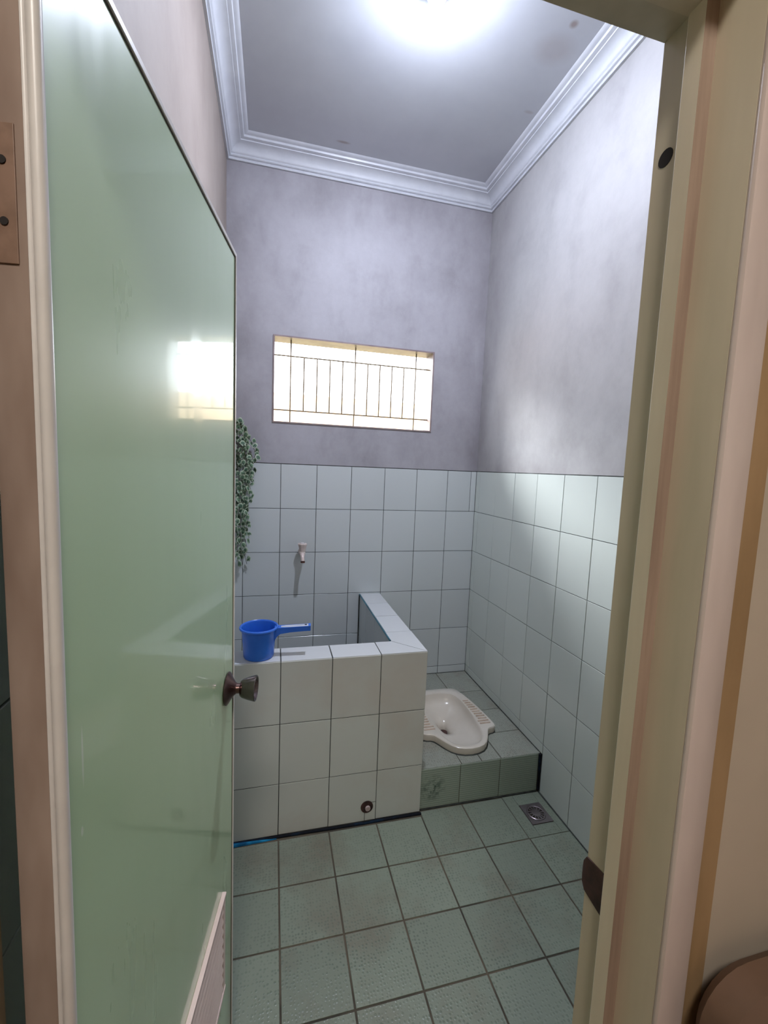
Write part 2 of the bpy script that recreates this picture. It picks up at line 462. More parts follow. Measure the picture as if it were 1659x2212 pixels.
def steps(first, step, last):
    """breakpoints first, first+step ... last"""
    o = [first]; x = first
    while abs(last - x) > 1e-6 and (last - x) * step > 0:
        x = x + step
        if (last - x) * step <= 1e-6: x = last
        o.append(x)
    return o


# ------------------------------------------------------------------ dimensions
XL = -1.484; YF = -2.083; YO = -2.183; ZT = 1.4896; TH = .2505; ZC = 3.094; ZB = 3.009
WX0, WX1, WZ0, WZ1 = -1.2425, -.3201, 1.7153, 2.1806
G = .0024                                        # grout recess

# ------------------------------------------------------------------ bathroom shell
# back wall with the window opening
bm = bmesh.new()
box(bm, (-1.604, 0, WZ1), (.12, .12, 3.25)); box(bm, (-1.604, 0, ZT + .003), (.12, .12, WZ0))
box(bm, (-1.604, 0, WZ0), (WX0, .12, WZ1)); box(bm, (WX1, 0, WZ0), (.12, .12, WZ1))
box(bm, (-1.604, G, 0), (.12, .12, ZT + .003), 1)
wb = obj('wall_back', bm, [M['plaster_back'], M['grout']])
tag(wb, 'grey plastered back wall with pale tiles below and a barred window', 'wall', kind='structure')
us = [XL] + [-.1922 - .2 * k for k in range(6, -1, -1)] + [0]
us = [XL, -1.3922, -1.1922, -.9922, -.7922, -.5922, -.3922, -.1922, 0]
vs = [.0, .2371, .4876, .7381, .9886, 1.2391, ZT]
nx = len(us) - 1
for i in range(nx):
    for j in range(6):
        if j == 5 and i == nx - 1:
            tile(wb, M['tile'], (0, 0, 0), (1, 0, 0), (0, 0, 1), us[i], -.037, vs[j], vs[j + 1]); tile(wb, M['tile'], (0, 0, 0), (1, 0, 0), (0, 0, 1), -.037, 0, vs[j], vs[j + 1])
        elif j == 0 and us[i] >= -.6:
            tile(wb, M['tile'], (0, 0, 0), (1, 0, 0), (0, 0, 1), us[i], us[i + 1], .19, .2371)
        else:
            tile(wb, M['tile'], (0, 0, 0), (1, 0, 0), (0, 0, 1), us[i], us[i + 1], vs[j], vs[j + 1])

# right wall
bm = bmesh.new(); box(bm, (0, YO, ZT + .003), (.12, 0, 3.25)); box(bm, (G, YO, 0), (.12, 0, ZT + .003), 1)
wr = obj('wall_right', bm, [M['plaster_right'], M['grout_light']])
tag(wr, 'right-hand wall of pale plaster over glossy pale tiles', 'wall', kind='structure')
ys = [0, .049] + [.249 + .2 * k for k in range(9)] + [2.083]           # distance from the back wall
for i in range(len(ys) - 1):
    for j in range(6):
        a, b = vs[j], vs[j + 1]
        if j == 0 and ys[i + 1] <= .849 + .001: a = .19
        tile(wr, M['tile_right'], (0, 0, 0), (0, -1, 0), (0, 0, 1), ys[i], ys[i + 1], a, b, jit=.0006)

# left wall (mostly behind the open door)
bm = bmesh.new(); box(bm, (XL - .12, YO, ZT + .003), (XL, 0, 3.25)); box(bm, (XL - .12, YO, 0), (XL - G, 0, ZT + .003), 1)
wl = obj('wall_left', bm, [M['plaster_left'], M['grout_light']])
tag(wl, 'left-hand wall of warm grey plaster rising behind the open green door', 'wall', kind='structure')
for i in range(len(ys) - 1):
    for j in range(6):
        tile(wl, M['tile'], (XL, 0, 0), (0, 1, 0), (0, 0, 1), -ys[i + 1], -ys[i], vs[j], vs[j + 1])

# front wall around the doorway; the hall side is cream paint
bm = bmesh.new()
box(bm, (-2.4, YO, 0), (-1.515, YF, 2.85)); box(bm, (-.789, YO, 0), (.9, YF, 2.85)); box(bm, (-1.515, YO, 1.990), (-.789, YF, 2.85)); box(bm, (-1.604, YO, 2.85), (.12, YF, 3.25))
wf = obj('wall_front', bm, M['hall_wall'])
tag(wf, 'cream painted wall around the doorway on the hall side', 'wall', kind='structure')

# ceiling
cl = bxo('ceiling', (-1.604, YO, ZC), (.12, .12, 3.25), M['ceiling'])
tag(cl, 'pale bluish white flat bathroom ceiling with small brown stains', 'ceiling', kind='structure')

# cornice, one length per wall with mitred corners
PROF = [(0, 0), (.011, 0), (.013, .004), (.011, .009), (.012, .011), (.021, .013), (.024, .017), (.023, .022), (.028, .025), (.030, .030), (.033, .038),
        (.040, .047), (.050, .054), (.062, .058), (.072, .060), (.073, .064), (.080, .065), (.088, .067), (.089, .071), (.091, .075), (.100, .077), (.106, .080), (.111, .085), (0, .085)]


def cornice(name, A, B, inward, label):
    A = Vector(A); B = Vector(B); d = (B - A).normalized(); n = Vector(inward)
    bm = bmesh.new()
    loops = []
    for P, s in ((A, 1), (B, -1)):
        loops.append([P + n * u + d * (s * u) + Vector((0, 0, ZB + v)) for u, v in PROF])
    loft(bm, loops)
    o = obj(name, bm, M['cornice'], smooth=True)
    tag(o, label, 'cornice', kind='structure')
    return o


cornice('trim_1', (XL, 0, 0), (0, 0, 0), (0, -1, 0), 'white moulded cornice along the top of the back wall')
cornice('trim_2', (0, 0, 0), (0, YF, 0), (-1, 0, 0), 'white moulded cornice along the top of the right-hand wall')
cornice('trim_3', (0, YF, 0), (XL, YF, 0), (0, 1, 0), 'white moulded cornice over the doorway inside the bathroom')
cornice('trim_4', (XL, YF, 0), (XL, 0, 0), (1, 0, 0), 'white moulded cornice along the top of the left-hand wall')

# floor: bed + anti-slip tiles
fl = bxo('floor', (-1.604, YO, -.12), (.12, .12, -G), M['grout_floor'])
tag(fl, 'floor of dull green anti-slip tiles with dark grimy joints', 'floor', kind='structure')
fx = [XL, -1.3925, -1.1925, -.9925, -.7925, -.5925, -.3925, -.1925, 0]
fy = [-2.083, -2.0687, -1.8687, -1.6687, -1.4687, -1.2687, -1.0687, -.8687]
for i in range(len(fx) - 1):
    for j in range(len(fy) - 1):
        if i == len(fx) - 2 and j == len(fy) - 2:      # cut round the drain
            x0, x1, y0, y1 = fx[i], fx[i + 1], fy[j], fy[j + 1] + .026
            dx0, dx1, dy0, dy1 = -.141, -.037, -1.013, -.902
            for q in ((x0, dx0, y0, y1), (dx1, x1, y0, y1), (dx0, dx1, y0, dy0), (dx0, dx1, dy1, y1)):
                tile(fl, M['tile_floor'], (0, 0, 0), (1, 0, 0), (0, 1, 0), q[0], q[1], q[2], q[3], gap=.0004, jit=0)
            continue
        y1 = fy[j + 1] + (.026 if (j == len(fy) - 2 and fx[i] > -.6) else 0)
        tile(fl, M['tile_floor'], (0, 0, 0), (1, 0, 0), (0, 1, 0), fx[i], fx[i + 1], fy[j], y1, gap=.0056)

bm = bmesh.new(); tube(bm, [(-.0015, -2.08, .0005), (-.002, -1.5, .001), (-.0015, -1.1, .001), (-.002, YF * 0 - .845, .0005)], [.0028, .0036, .0030, .0040], 8)
obj('mould_line', bm, M['mould'], fl, True)
# ------------------------------------------------------------------ window with iron grille
win = empty('window_1', ((WX0 + WX1) / 2, 0, WZ0))
tag(win, 'small high rectangular window with thin iron grille, blown out by daylight', 'window', kind='structure')


def wpart(name, bm, mats, smooth=False):
    bmesh.ops.translate(bm, verts=bm.verts, vec=-win.location)
    return obj(name, bm, mats, win, smooth)


bm = bmesh.new(); e = .007
box(bm, (WX0 - .001, -.004, WZ0 - .001), (WX0 + e, .118, WZ1 + .001)); box(bm, (WX1 - e, -.004, WZ0 - .001), (WX1 + .001, .118, WZ1 + .001))
box(bm, (WX0 + e, -.004, WZ0 - .001), (WX1 - e, .118, WZ0 + e)); box(bm, (WX0 + e, -.004, WZ1 - e), (WX1 - e, .118, WZ1 + .001))
wpart('window_frame', bm, M['window_frame'])
r = .0038
zl, zu = 1.791, 2.088
vb = [(-1.147, WZ0, WZ1), (-.415, WZ0, WZ1), (-.783, zu, WZ1), (-.783, WZ0, zl)]
for k in range(1, 10): vb.append((-1.147 + .0732 * k, zl, zu))
for x, a, b in vb:
    bm = bmesh.new(); tube(bm, [(x, .05, a), (x, .05, b)], r, 8); wpart('grille_bar', bm, M['grille'], True)
for z in (zl, zu):
    bm = bmesh.new(); tube(bm, [(WX0 + e, .0515, z), (WX1 - e, .0515, z)], r, 8); wpart('grille_bar', bm, M['grille'], True)

# ------------------------------------------------------------------ toilet platform (step) with riser
XT = -.594; YT = -.851; ZTOP = .732; WT = .1259; YP = -.837; ZP = .19
# squat pan outline, centre line x = TX
TX = -.326


def sym(pts):  # right half given from back centre to front centre
    return [(TX + x, y) for x, y in pts] + [(TX - x, y) for x, y in reversed(pts) if abs(x) > 1e-6]


OUT_R = [(0, -.252), (.075, -.253), (.125, -.262), (.142, -.280), (.160, -.340), (.172, -.400), (.183, -.470), (.190, -.540), (.195, -.600), (.196, -.632), (.190, -.648), (.176, -.656),
         (.156, -.660), (.143, -.668), (.133, -.684), (.122, -.705), (.108, -.730), (.090, -.756), (.066, -.776), (.035, -.788), (0, -.792)]
IN_R = [(0, -.300), (.050, -.303), (.088, -.316), (.108, -.345), (.117, -.385), (.120, -.430), (.120, -.475), (.1195, -.520), (.118, -.560), (.115, -.590), (.112, -.620), (.109, -.645),
        (.106, -.662), (.102, -.678), (.097, -.694), (.090, -.712), (.081, -.729), (.068, -.744), (.049, -.756), (.026, -.763), (0, -.765)]
outl = sym(OUT_R); inl = sym(IN_R)
cutl = [(TX + (x - TX) * .90, -.53 + (y + .53) * .93) for x, y in outl]

pf = empty('toilet_platform', (-.3, -.42, 0))
tag(pf, 'raised green-grey tiled step between the water tank and the right-hand wall, carrying the squat toilet', 'step')


def cut_prism():
    bm = bmesh.new(); prism(bm, cutl, .02, .4)
    return obj('cutter', bm, M['dark'])


def bool_cut(o, cutter):
    md = o.modifiers.new('b', 'BOOLEAN'); md.operation = 'DIFFERENCE'; md.object = cutter; md.solver = 'EXACT'
    dg = bpy.context.evaluated_depsgraph_get(); dg.update()
    me = bpy.data.meshes.new_from_object(o.evaluated_get(dg)); o.modifiers.clear(); o.data = me
    me.name = o.name


def rel(o, parent):
    o.parent = parent; o.matrix_parent_inverse = Matrix.Translation(-parent.location)


cutter = cut_prism()
bm = bmesh.new(); box(bm, (XT, YP + G, 0), (-.0005, -.0005, ZP - G))
core = obj('core', bm, M['grout_floor']); bool_cut(core, cutter); rel(core, pf)
todo = []
px = [XT, -.4, -.204, 0]; py = [-.837, -.652, -.452, -.252, 0]
for i in range(3):
    for j in range(4):
        segs = [(px[i], px[i + 1])]
        if j == 0 and i == 1: segs = [(px[i], -.301), (-.301, px[i + 1])]
        for a, b in segs:
            bm = bmesh.new(); g = .002; box(bm, (a + g, py[j] + g, ZP - .008), (b - g, py[j + 1] - (g if j < 3 else .001), ZP))
            t_ = obj('tile', bm, M['tile_platform'])
            if b > -.53 and a < -.12 and py[j + 1] > -.79 and py[j] < -.26: bool_cut(t_, cutter)
            # recentre for object coordinates
            rel(t_, pf); todo.append(t_)
for a, b in ((XT, -.405), (-.405, -.208), (-.208, -.008)):
    o = tile(None, M['tile_riser'], (0, YP, 0), (1, 0, 0), (0, 0, 1), a, b, .004, ZP - .001, gap=.003)
    mw = o.matrix_world.copy(); o.parent = pf; o.matrix_parent_inverse = Matrix.Translation(-pf.location)
    o.matrix_basis = mw
bpy.data.objects.remove(cutter)
bm = bmesh.new(); tube(bm, [(-.004, YP - .004, .012), (-.004, YP - .005, .1), (-.005, YP - .004, ZP - .004)], [.006, .005, .006], 8)
rel(obj('sealant_strip', bm, M['dark_blue_sealant'], None, True), pf)
bm = bmesh.new(); box(bm, (XT + .002, YP - .003, -.004), (-.01, YP + .002, .003)); rel(obj('mould_line', bm, M['mould']), pf)
bm = bmesh.new(); tube(bm, [(-.0015, YP + .01, ZP + .0005), (-.0015, -.45, ZP + .001), (-.0015, -.01, ZP + .0005)], [.0026, .0034, .0026], 8); rel(obj('mould_line', bm, M['mould'], None, True), pf)
bm = bmesh.new(); tube(bm, [(XT + .002, -.0015, ZP + .0005), (-.003, -.0015, ZP + .0005)], .0022, 8); rel(obj('mould_line', bm, M['mould'], None, True), pf)

# ------------------------------------------------------------------ squat toilet
st = empty('squat_toilet', (TX, -.53, ZP))
tag(st, 'beige ceramic squat toilet pan with ribbed footrests set in the tiled step', 'toilet')
n = len(outl)
HX, HY = -.338, -.470
zt = .226
loops = []
cx_, cy_ = TX, -.53


def sc(pts, k, z, c=(cx_, cy_)): return [(c[0] + (x - c[0]) * k, c[1] + (y - c[1]) * k, z) for x, y in pts]


loops.append(sc(outl, .985, ZP - .004)); loops.append(sc(outl, .99, ZP + .004)); loops.append(sc(outl, 1.0, zt - .010)); loops.append(sc(outl, .996, zt - .003)); loops.append(sc(outl, .980, zt))
loops.append(sc(inl, 1.045, zt)); loops.append(sc(inl, 1.0, zt - .003))
for k, dz in ((.975, .012), (.95, .024), (.90, .038), (.82, .050), (.70, .060), (.56, .069), (.42, .078), (.30, .088), (.22, .100), (.17, .115), (.16, .16)):
    f = 1 - k
    lp = []
    for x, y in inl:
        X = x * k + HX * f; Y = y * k + HY * f
        # the front end of the pan is a shallow shelf, the back is deeper
        front = max(0.0, min(1.0, (HY - Y) / .25))
        lp.append((X, Y, zt - dz * (1 - .22 * front * (k > .25))))
    loops.append(lp)
bm = bmesh.new(); loft(bm, loops, cap0=False, cap1=True)
bmesh.ops.translate(bm, verts=bm.verts, vec=-st.location)
obj('pan', bm, M['ceramic'], st, True)
bm = bmesh.new(); lathe(bm, [(.021, zt - .158), (.021, zt - .120)], 20, Matrix.Translation((HX, HY - .006, 0)))
bmesh.ops.translate(bm, verts=bm.verts, vec=-st.location); obj('drain_opening', bm, M['rust'], st)
for s in (-1, 1):
    for k in range(11):
        y = -.405 - .0215 * k
        w = .020 + .0012 * k
        xin = .124 + .0008 * k - (.012 if y < -.59 else 0)
        xo = min(.178 - max(0, (-.46 - y) * -.1), .150 + (-y - .36) * .14)
        bm = bmesh.new()
        box(bm, (min(TX + s * xin, TX + s * xo), y - .0045, zt - .003), (max(TX + s * xin, TX + s * xo), y + .0045, zt + .0045), 0, .0028)
        bmesh.ops.translate(bm, verts=bm.verts, vec=-st.location); obj('foot_rib', bm, M['ceramic_rib'], st, True)
bm = bmesh.new(); loft(bm, [sc(outl, 1.016, ZP - .001), sc(outl, 1.006, ZP + .003), sc(outl, .97, ZP + .003)], False, False)
bmesh.ops.translate(bm, verts=bm.verts, vec=-st.location); obj('grimy_joint', bm, M['mould'], st)

# ------------------------------------------------------------------ water tank
tk = empty('water_tank', (-1.04, -.45, 0))
tag(tk, 'tiled masonry water tank with open top built into the back left corner', 'water tank')
XI = XT - WT; YI = YT + WT
bm = bmesh.new()
box(bm, (XL + .0005, YT + G, 0), (XI + G, YI - G, ZTOP - G)); box(bm, (XI + G, YT + G, 0), (XT - G, -.0005, ZTOP - G)); box(bm, (XL + .0005, YI - G, 0), (XI + G, -.0005, .12))
rel(obj('masonry', bm, M['grout']), tk)


def ptile(*a, **k):
    o = tile(None, *a, **k)
    if o is None: return
    mw = o.matrix_basis.copy(); o.parent = tk; o.matrix_parent_inverse = Matrix.Translation(-tk.location); o.matrix_basis = mw
    return o


tx = [XL, -1.394, -1.194, -.994, -.794, XT]; tz = [.006, .2245, .475, ZTOP - .002]
for i in range(5):
    for j in range(3):
        if j == 0 and i == 3: continue
        ptile(M['tile_tank'], (0, YT, 0), (1, 0, 0), (0, 0, 1), tx[i], tx[i + 1], tz[j], tz[j + 1])
# the tile cut round the plug hole: an L-shaped piece and a small corner piece
bm = bmesh.new(); g = .0012
P = [(-.994 + g, .006 + g), (-.842, .006 + g), (-.842, .0855), (-.794 - g, .0875), (-.794 - g, .2245 - g), (-.994 + g, .2245 - g)]
loft(bm, [[(x, YT + .006, z) for x, z in P], [(x, YT, z) for x, z in P]]); rel(obj('tile', bm, M['tile_tank']), tk)
bm = bmesh.new(); P = [(-.8395, .006 + g), (-.794 - g, .006 + g), (-.794 - g, .0845), (-.8395, .0825)]
loft(bm, [[(x, YT + .006, z) for x, z in P], [(x, YT, z) for x, z in P]]); rel(obj('tile', bm, M['tile_tank']), tk)
# outer right side, inner faces
sy = [0, .191, .402, .621, -YT]
for j in range(3):
    for i in range(4): ptile(M['tile_tank'], (XT, 0, 0), (0, 1, 0), (0, 0, 1), -sy[i + 1], -sy[i], max(tz[j], .19 if sy[i] < .8 else 0), tz[j + 1])
    for i in range(4):
        b = min(sy[i + 1], -YI)
        ptile(M['tile'], (XI, 0, 0), (0, -1, 0), (0, 0, 1), sy[i], b, max(tz[j], .12), tz[j + 1])
    for i in range(5):
        b = min(tx[i + 1], XI)
        ptile(M['tile'], (0, YI, 0), (-1, 0, 0), (0, 0, 1), -b, -tx[i], max(tz[j], .12), tz[j + 1])
# rim tiles; the outer corner is mitred
for a, b in ((XL, -1.394), (-1.394, -1.194), (-1.194, -.994), (-.994, -.794)):
    ptile(M['tile_rim'], (0, 0, ZTOP), (1, 0, 0), (0, 1, 0), a, b, YT, YI, gap=.0044)
for a, b in ((-.191, 0), (-.402, -.191), (-.621, -.402)):
    ptile(M['tile_rim'], (0, 0, ZTOP), (1, 0, 0), (0, 1, 0), XI, XT, a, b, gap=.0044)
for P in ([(-.794 + g, YT + g), (XT - .003, YT + g), (XI - .001, YI - g), (-.794 + g, YI - g)], [(XT - g, YT + .003), (XT - g, -.621 - g), (XI + g, -.621 - g), (XI + g, YI + .001)]):
    bm = bmesh.new(); prism(bm, P, ZTOP - .006, ZTOP); rel(obj('tile', bm, M['tile_rim']), tk)
# blue / dark waterproofing smeared along joints
for nm, pts, rad, mt in (('sealant_strip', [(XL + .01, YT - .007, .0), (-1.42, YT - .009, .0), (-1.30, YT - .008, -.001), (-1.2, YT - .007, -.002)], [.010, .010, .007, .004], 'blue_sealant'),
                         ('sealant_strip', [(-1.38, YT - .003, .004), (-1.2, YT - .004, .002), (-1.0, YT - .006, .001), (-.84, YT - .007, .001), (-.7, YT - .006, .002), (XT + .004, YT - .006, .001)], [.004, .005, .005, .0055, .0055, .005], 'dark_blue_sealant'),
                         ('sealant_strip', [(XI - .002, -.01, ZTOP - .002), (XI - .002, -.35, ZTOP - .003), (XI - .002, YI + .01, ZTOP - .002)], [.004, .003, .004], 'teal_sealant'),
                         ('mould_line', [(XI - .002, -.005, .13), (XI - .002, -.005, ZTOP - .004)], .0035, 'mould')):
    bm = bmesh.new(); tube(bm, pts, rad, 8); rel(obj(nm, bm, M[mt], None, True), tk)
# plug hole with rusty ring
bm = bmesh.new()
lathe(bm, [(.0265, 0), (.0262, .003), (.019, .0035), (.0125, .003)], 20, Matrix.Translation((-.832, YT - .0004, .069)) @ Matrix.Rotation(pi / 2, 4, 'X'), 0, True, True)
rel(obj('plug_collar', bm, M['rust'], None, True), tk)
bm = bmesh.new(); lathe(bm, [(.011, 0), (.011, .008), (.0095, .0095)], 16, Matrix.Translation((-.829, YT - .001, .065)) @ Matrix.Rotation(pi / 2, 4, 'X')); rel(obj('plug_pipe', bm, M['pipe'], None, True), tk)

# ------------------------------------------------------------------ floor drain
dr = empty('floor_drain', (-.089, -.9575, -.003)); tag(dr, 'square metal floor drain with round slotted grate near the step', 'drain')
bm = bmesh.new(); h = .0505; N = 40; rr = .041
sq = []; ci = []
for i in range(N):
    a = 2 * pi * i / N; c, s_ = cos(a), sin(a); k = h / max(abs(c), abs(s_)); sq.append((c * k, s_ * k * 1.06)); ci.append((rr * c, rr * s_))
loft(bm, [[(x, y, 0) for x, y in sq], [(x, y, .0045) for x, y in sq], [(x, y, .0045) for x, y in ci], [(x, y, .001) for x, y in ci]], False, False)
obj('drain_plate', bm, M['drain'], dr)
bxo('drain_well', (-.042, -.042, -.004), (.042, .042, .0005), M['dark'], dr)
bm = bmesh.new()
lathe(bm, [(.040, .001), (.040, .006), (.0375, .0075), (.0345, .0065), (.0335, .001)], 40, Matrix(), 0, False, False)
lathe(bm, [(.0185, .001), (.0185, .006), (.015, .0068)], 24, Matrix(), 0, False, True)
for k in range(14):
    a = 2 * pi * k / 14; R0 = Matrix.Rotation(a, 4, 'Z')
    fs = box(bm, (.017, -.0031, .002), (.0345, .0031, .0058)); vv = list({v for f in fs for v in f.verts})
    bmesh.ops.transform(bm, matrix=R0, verts=vv)
obj('drain_grate', bm, M['drain'], dr, True)

# ------------------------------------------------------------------ water tap on the back wall
tp = empty('water_tap', (-1.068, 0, .995)); tag(tp, 'small tarnished wall tap with faceted handle above the water tank', 'tap')
RX = Matrix.Rotation(pi / 2, 4, 'X')
bm = bmesh.new(); lathe(bm, [(.021, -.001), (.0215, .003), (.017, .008), (.012, .011)], 20, RX); obj('wall_flange', bm, M['tap'], tp, True)
bm = bmesh.new(); tube(bm, [(0, -.004, 0), (0, -.03, 0), (0, -.052, 0)], [.011, .0135, .0155], 14)
lathe(bm, [(.013, -.016), (.0175, -.008), (.0175, .002), (.013, .010), (.011, .022)], 16, Matrix.Translation((0, -.048, .0))); obj('tap_body', bm, M['tap'], tp, True)
bm = bmesh.new(); tube(bm, [(0, -.050, -.006), (0, -.068, -.013), (0, -.080, -.024), (.001, -.085, -.040)], [.013, .012, .0105, .0105], 14); obj('spout', bm, M['tap'], tp, True)
bm = bmesh.new(); tube(bm, [(.001, -.085, -.040), (.001, -.0855, -.050)], [.0120, .0118], 14); obj('spout_outlet', bm, M['tap_dark'], tp, True)
bm = bmesh.new(); lathe(bm, [(.012, .008), (.0175, .011), (.0215, .030), (.0268, .048), (.0262, .052), (.022, .0545)], 8, Matrix.Translation((0, -.048, 0)) @ Matrix.Rotation(pi / 8, 4, 'Z')); obj('tap_handle', bm, M['tap'], tp)
bm = bmesh.new(); lathe(bm, [(.0145, .054), (.0145, .0550)], 20, Matrix.Translation((0, -.048, 0)), 0)
h_ = obj('handle_cap', bm, M['dark'], tp)
bm = bmesh.new(); lathe(bm, [(.0118, .0545), (.0118, .0560), (.009, .0572)], 20, Matrix.Translation((0, -.048, 0))); obj('cap_disc', bm, M['tap_cap'], h_, True)

# ------------------------------------------------------------------ blue dipper on the tank rim
dp = empty('water_dipper', (-1.278, -.788, ZTOP + .0005), radians(-4)); tag(dp, 'blue plastic water dipper with long handle standing on the tank rim', 'dipper')
bm = bmesh.new()
lathe(bm, [(.050, 0), (.0555, .001), (.058, .005), (.0595, .03), (.0625, .075), (.0655, .108), (.0655, .111), (.0725, .1135), (.0745, .117), (.0735, .121), (.069, .1235), (.066, .1215), (.0645, .117), (.061, .075), (.058, .03), (.056, .006), (.052, .003)], 40, Matrix())
obj('cup', bm, M['blue_plastic'], dp, True)
bm = bmesh.new()
# handle: an open channel, ridge on top with upturned edges
sec = lambda w, h_: [(-w, 0), (-w, -h_), (-w + .003, -h_), (-w + .003, -.003), (w - .003, -.003), (w - .003, -h_), (w, -h_), (w, 0)]
loops = []
for x, w, hh, z in ((.060, .0175, .050, .116), (.070, .0170, .034, .1165), (.082, .0160, .025, .1170), (.12, .0150, .021, .1185), (.16, .0145, .020, .1200), (.188, .0145, .020, .1215), (.196, .0155, .021, .1225), (.199, .0155, .019, .1225)):
    loops.append([(x, a, z + b) for a, b in sec(w, hh)])
loft(bm, loops)
dh = obj('handle', bm, M['blue_plastic'], dp, False)
bm = bmesh.new(); loft(bm, [[(x, -w, z), (x, w, z), (x, w * .6, z + .0012), (x, -w * .6, z + .0012)] for x, w, z in ((.084, .008, .1168), (.10, .0115, .1176), (.12, .0125, .1184), (.16, .0125, .1199), (.190, .0125, .1216))])  # pale strip painting the lamp's glare along the handle
ht = obj('handle_glare_strip', bm, M['handle_glare'], dh); ht['label'] = 'lamp glare painted as a pale strip on top of the handle'
bm = bmesh.new(); lathe(bm, [(.005, 0), (.005, .0006)], 16, Matrix.Translation((.180, 0, .1223))); obj('hanging_hole', bm, M['dark'], dh)

# ------------------------------------------------------------------ hanging leafy vine
vn = empty('hanging_vine', (-1.40, -.03, 1.72)); tag(vn, 'artificial hanging vine of small scalloped dark green leaves beside the door edge', 'plant')


def leaf_mesh(seed):
    rnd = random.Random(seed); bm = bmesh.new(); R0 = .0155
    c = bm.verts.new((0, 0, .0012)); ring = []; nl = 22
    for i in range(nl):
        a = -pi * .42 + (2 * pi - pi * .16) * i / (nl - 1) - pi / 2 + pi * .5
        rad = R0 * (1.0 if i % 2 else .84) * (1 - .12 * cos(a * 2)) * rnd.uniform(.95, 1.05)
        ring.append(bm.verts.new((rad * cos(a), rad * sin(a), -.0018 * (1 + .7 * sin(a * 3)))))
    for i in range(nl - 1): bm.faces.new((c, ring[i], ring[i + 1]))
    r = bmesh.ops.extrude_face_region(bm, geom=list(bm.faces)); bmesh.ops.translate(bm, verts=[v for v in r['geom'] if isinstance(v, bmesh.types.BMVert)], vec=(0, 0, -.0006))
    me = bpy.data.meshes.new('leaf'); bmesh.ops.recalc_face_normals(bm, faces=bm.faces); bm.to_mesh(me); bm.free(); me.materials.append(M['leaf'])
    return me


leafs = [leaf_mesh(s) for s in range(4)]
rv = random.Random(3)
strands = [  # (top x, top z, bulge x, bottom x, bottom z, y)
    (-1.405, 1.690, -1.330, -1.345, 1.28, -.050), (-1.415, 1.700, -1.360, -1.372, .93, -.035), (-1.425, 1.705, -1.392, -1.392, .92, -.055),
    (-1.435, 1.700, -1.420, -1.415, .95, -.04), (-1.445, 1.690, -1.448, -1.440, 1.02, -.05), (-1.42, 1.700, -1.375, -1.36, 1.08, -.06)]
for x0, z0, xb_, x1, z1, y_ in strands:
    N = 30; pts = []
    for i in range(N + 1):
        t = i / N; z = z0 + (z1 - z0) * t
        b_ = math.exp(-((t - .38 * (1 if z1 > 1.2 else .75)) / .24) ** 2)
        x = (x0 * (1 - t) + x1 * t) * (1 - b_) + xb_ * b_ + .004 * sin(i * 1.3)
        pts.append(Vector((x, y_ + .008 * sin(i * .9), z)) - vn.location)
    pts.insert(0, Vector((-1.43, -.004, 1.712)) - vn.location)
    bm = bmesh.new(); tube(bm, pts, .0013, 5); obj('stem', bm, M['stem'], vn)
    cnt = 46 if z1 < 1.2 else 30
    for k in range(cnt):
        t = (k + rv.random() * .8) / cnt; i = min(int(t * N) + 1, N); p_ = pts[i]
        o = bpy.data.objects.new('leaf', leafs[rv.randrange(4)]); link(o, vn)
        o.location = p_ + Vector((rv.uniform(-.020, .020), rv.uniform(-.022, .012), rv.uniform(-.012, .006)))
        if o.location.x + vn.location.x < XL + .02: o.location.x = XL + .02 - vn.location.x
        if o.location.y + vn.location.y > -.016: o.location.y = -.016 - vn.location.y
        o.rotation_euler = (radians(rv.uniform(55, 115)), radians(rv.uniform(-30, 30)), radians(rv.uniform(-55, 55)))
        s_ = rv.uniform(.72, 1.12); o.scale = (s_, s_, s_)
bm = bmesh.new(); lathe(bm, [(.003, -.002), (.003, .02), (.005, .0205), (.005, .022)], 10, Matrix.Translation(Vector((-1.43, -.0005, 1.712)) - vn.location) @ RX); obj('nail', bm, M['rust'], vn, True)

# ------------------------------------------------------------------ door leaf, open into the room
DH = Vector((-1.403, -2.087, 0)); ang = math.atan2(.9887, .1496)
door = empty('door_1', DH, ang)          # local x: along the leaf, local -y: the face towards the room's right side
tag(door, 'glossy pale green flush door standing open against the left side', 'door', kind='structure')
DW, DT, DZ0, DZ1 = .602, .039, .014, 1.915
bm = bmesh.new(); fs = box(bm, (.004, .001, DZ0 + .002), (DW - .004, DT - .001, DZ1 - .002))
obj('leaf', bm, M['door_green'], door)
bxo('hinge_stile', (0, .0115, DZ0), (.004, DT, DZ1), M['door_edge'], door)
bm = bmesh.new(); tube(bm, [(.0035, .0035, DZ0), (.0035, .0035, DZ1)], .0052, 12); obj('edge_bead', bm, M['door_trim'], door, True)
bm = bmesh.new(); tube(bm, [(.0035, .0112, DZ0), (.0035, .0112, DZ1)], .0032, 12); obj('edge_bead', bm, M['door_trim'], door, True)
bxo('edge_trim', (DW - .007, -.0016, DZ0), (DW, DT, DZ1), M['door_trim'], door, .0008)
bxo('edge_trim', (.006, -.0016, DZ1 - .008), (DW - .007, DT, DZ1), M['door_trim'], door, .0008)
bxo('edge_gap', (DW - .0098, .0004, DZ0), (DW - .007, .002, DZ1 - .008), M['door_gap'], door)
bxo('edge_gap', (.006, .0004, DZ1 - .0108), (DW - .0098, .002, DZ1 - .008), M['door_gap'], door)
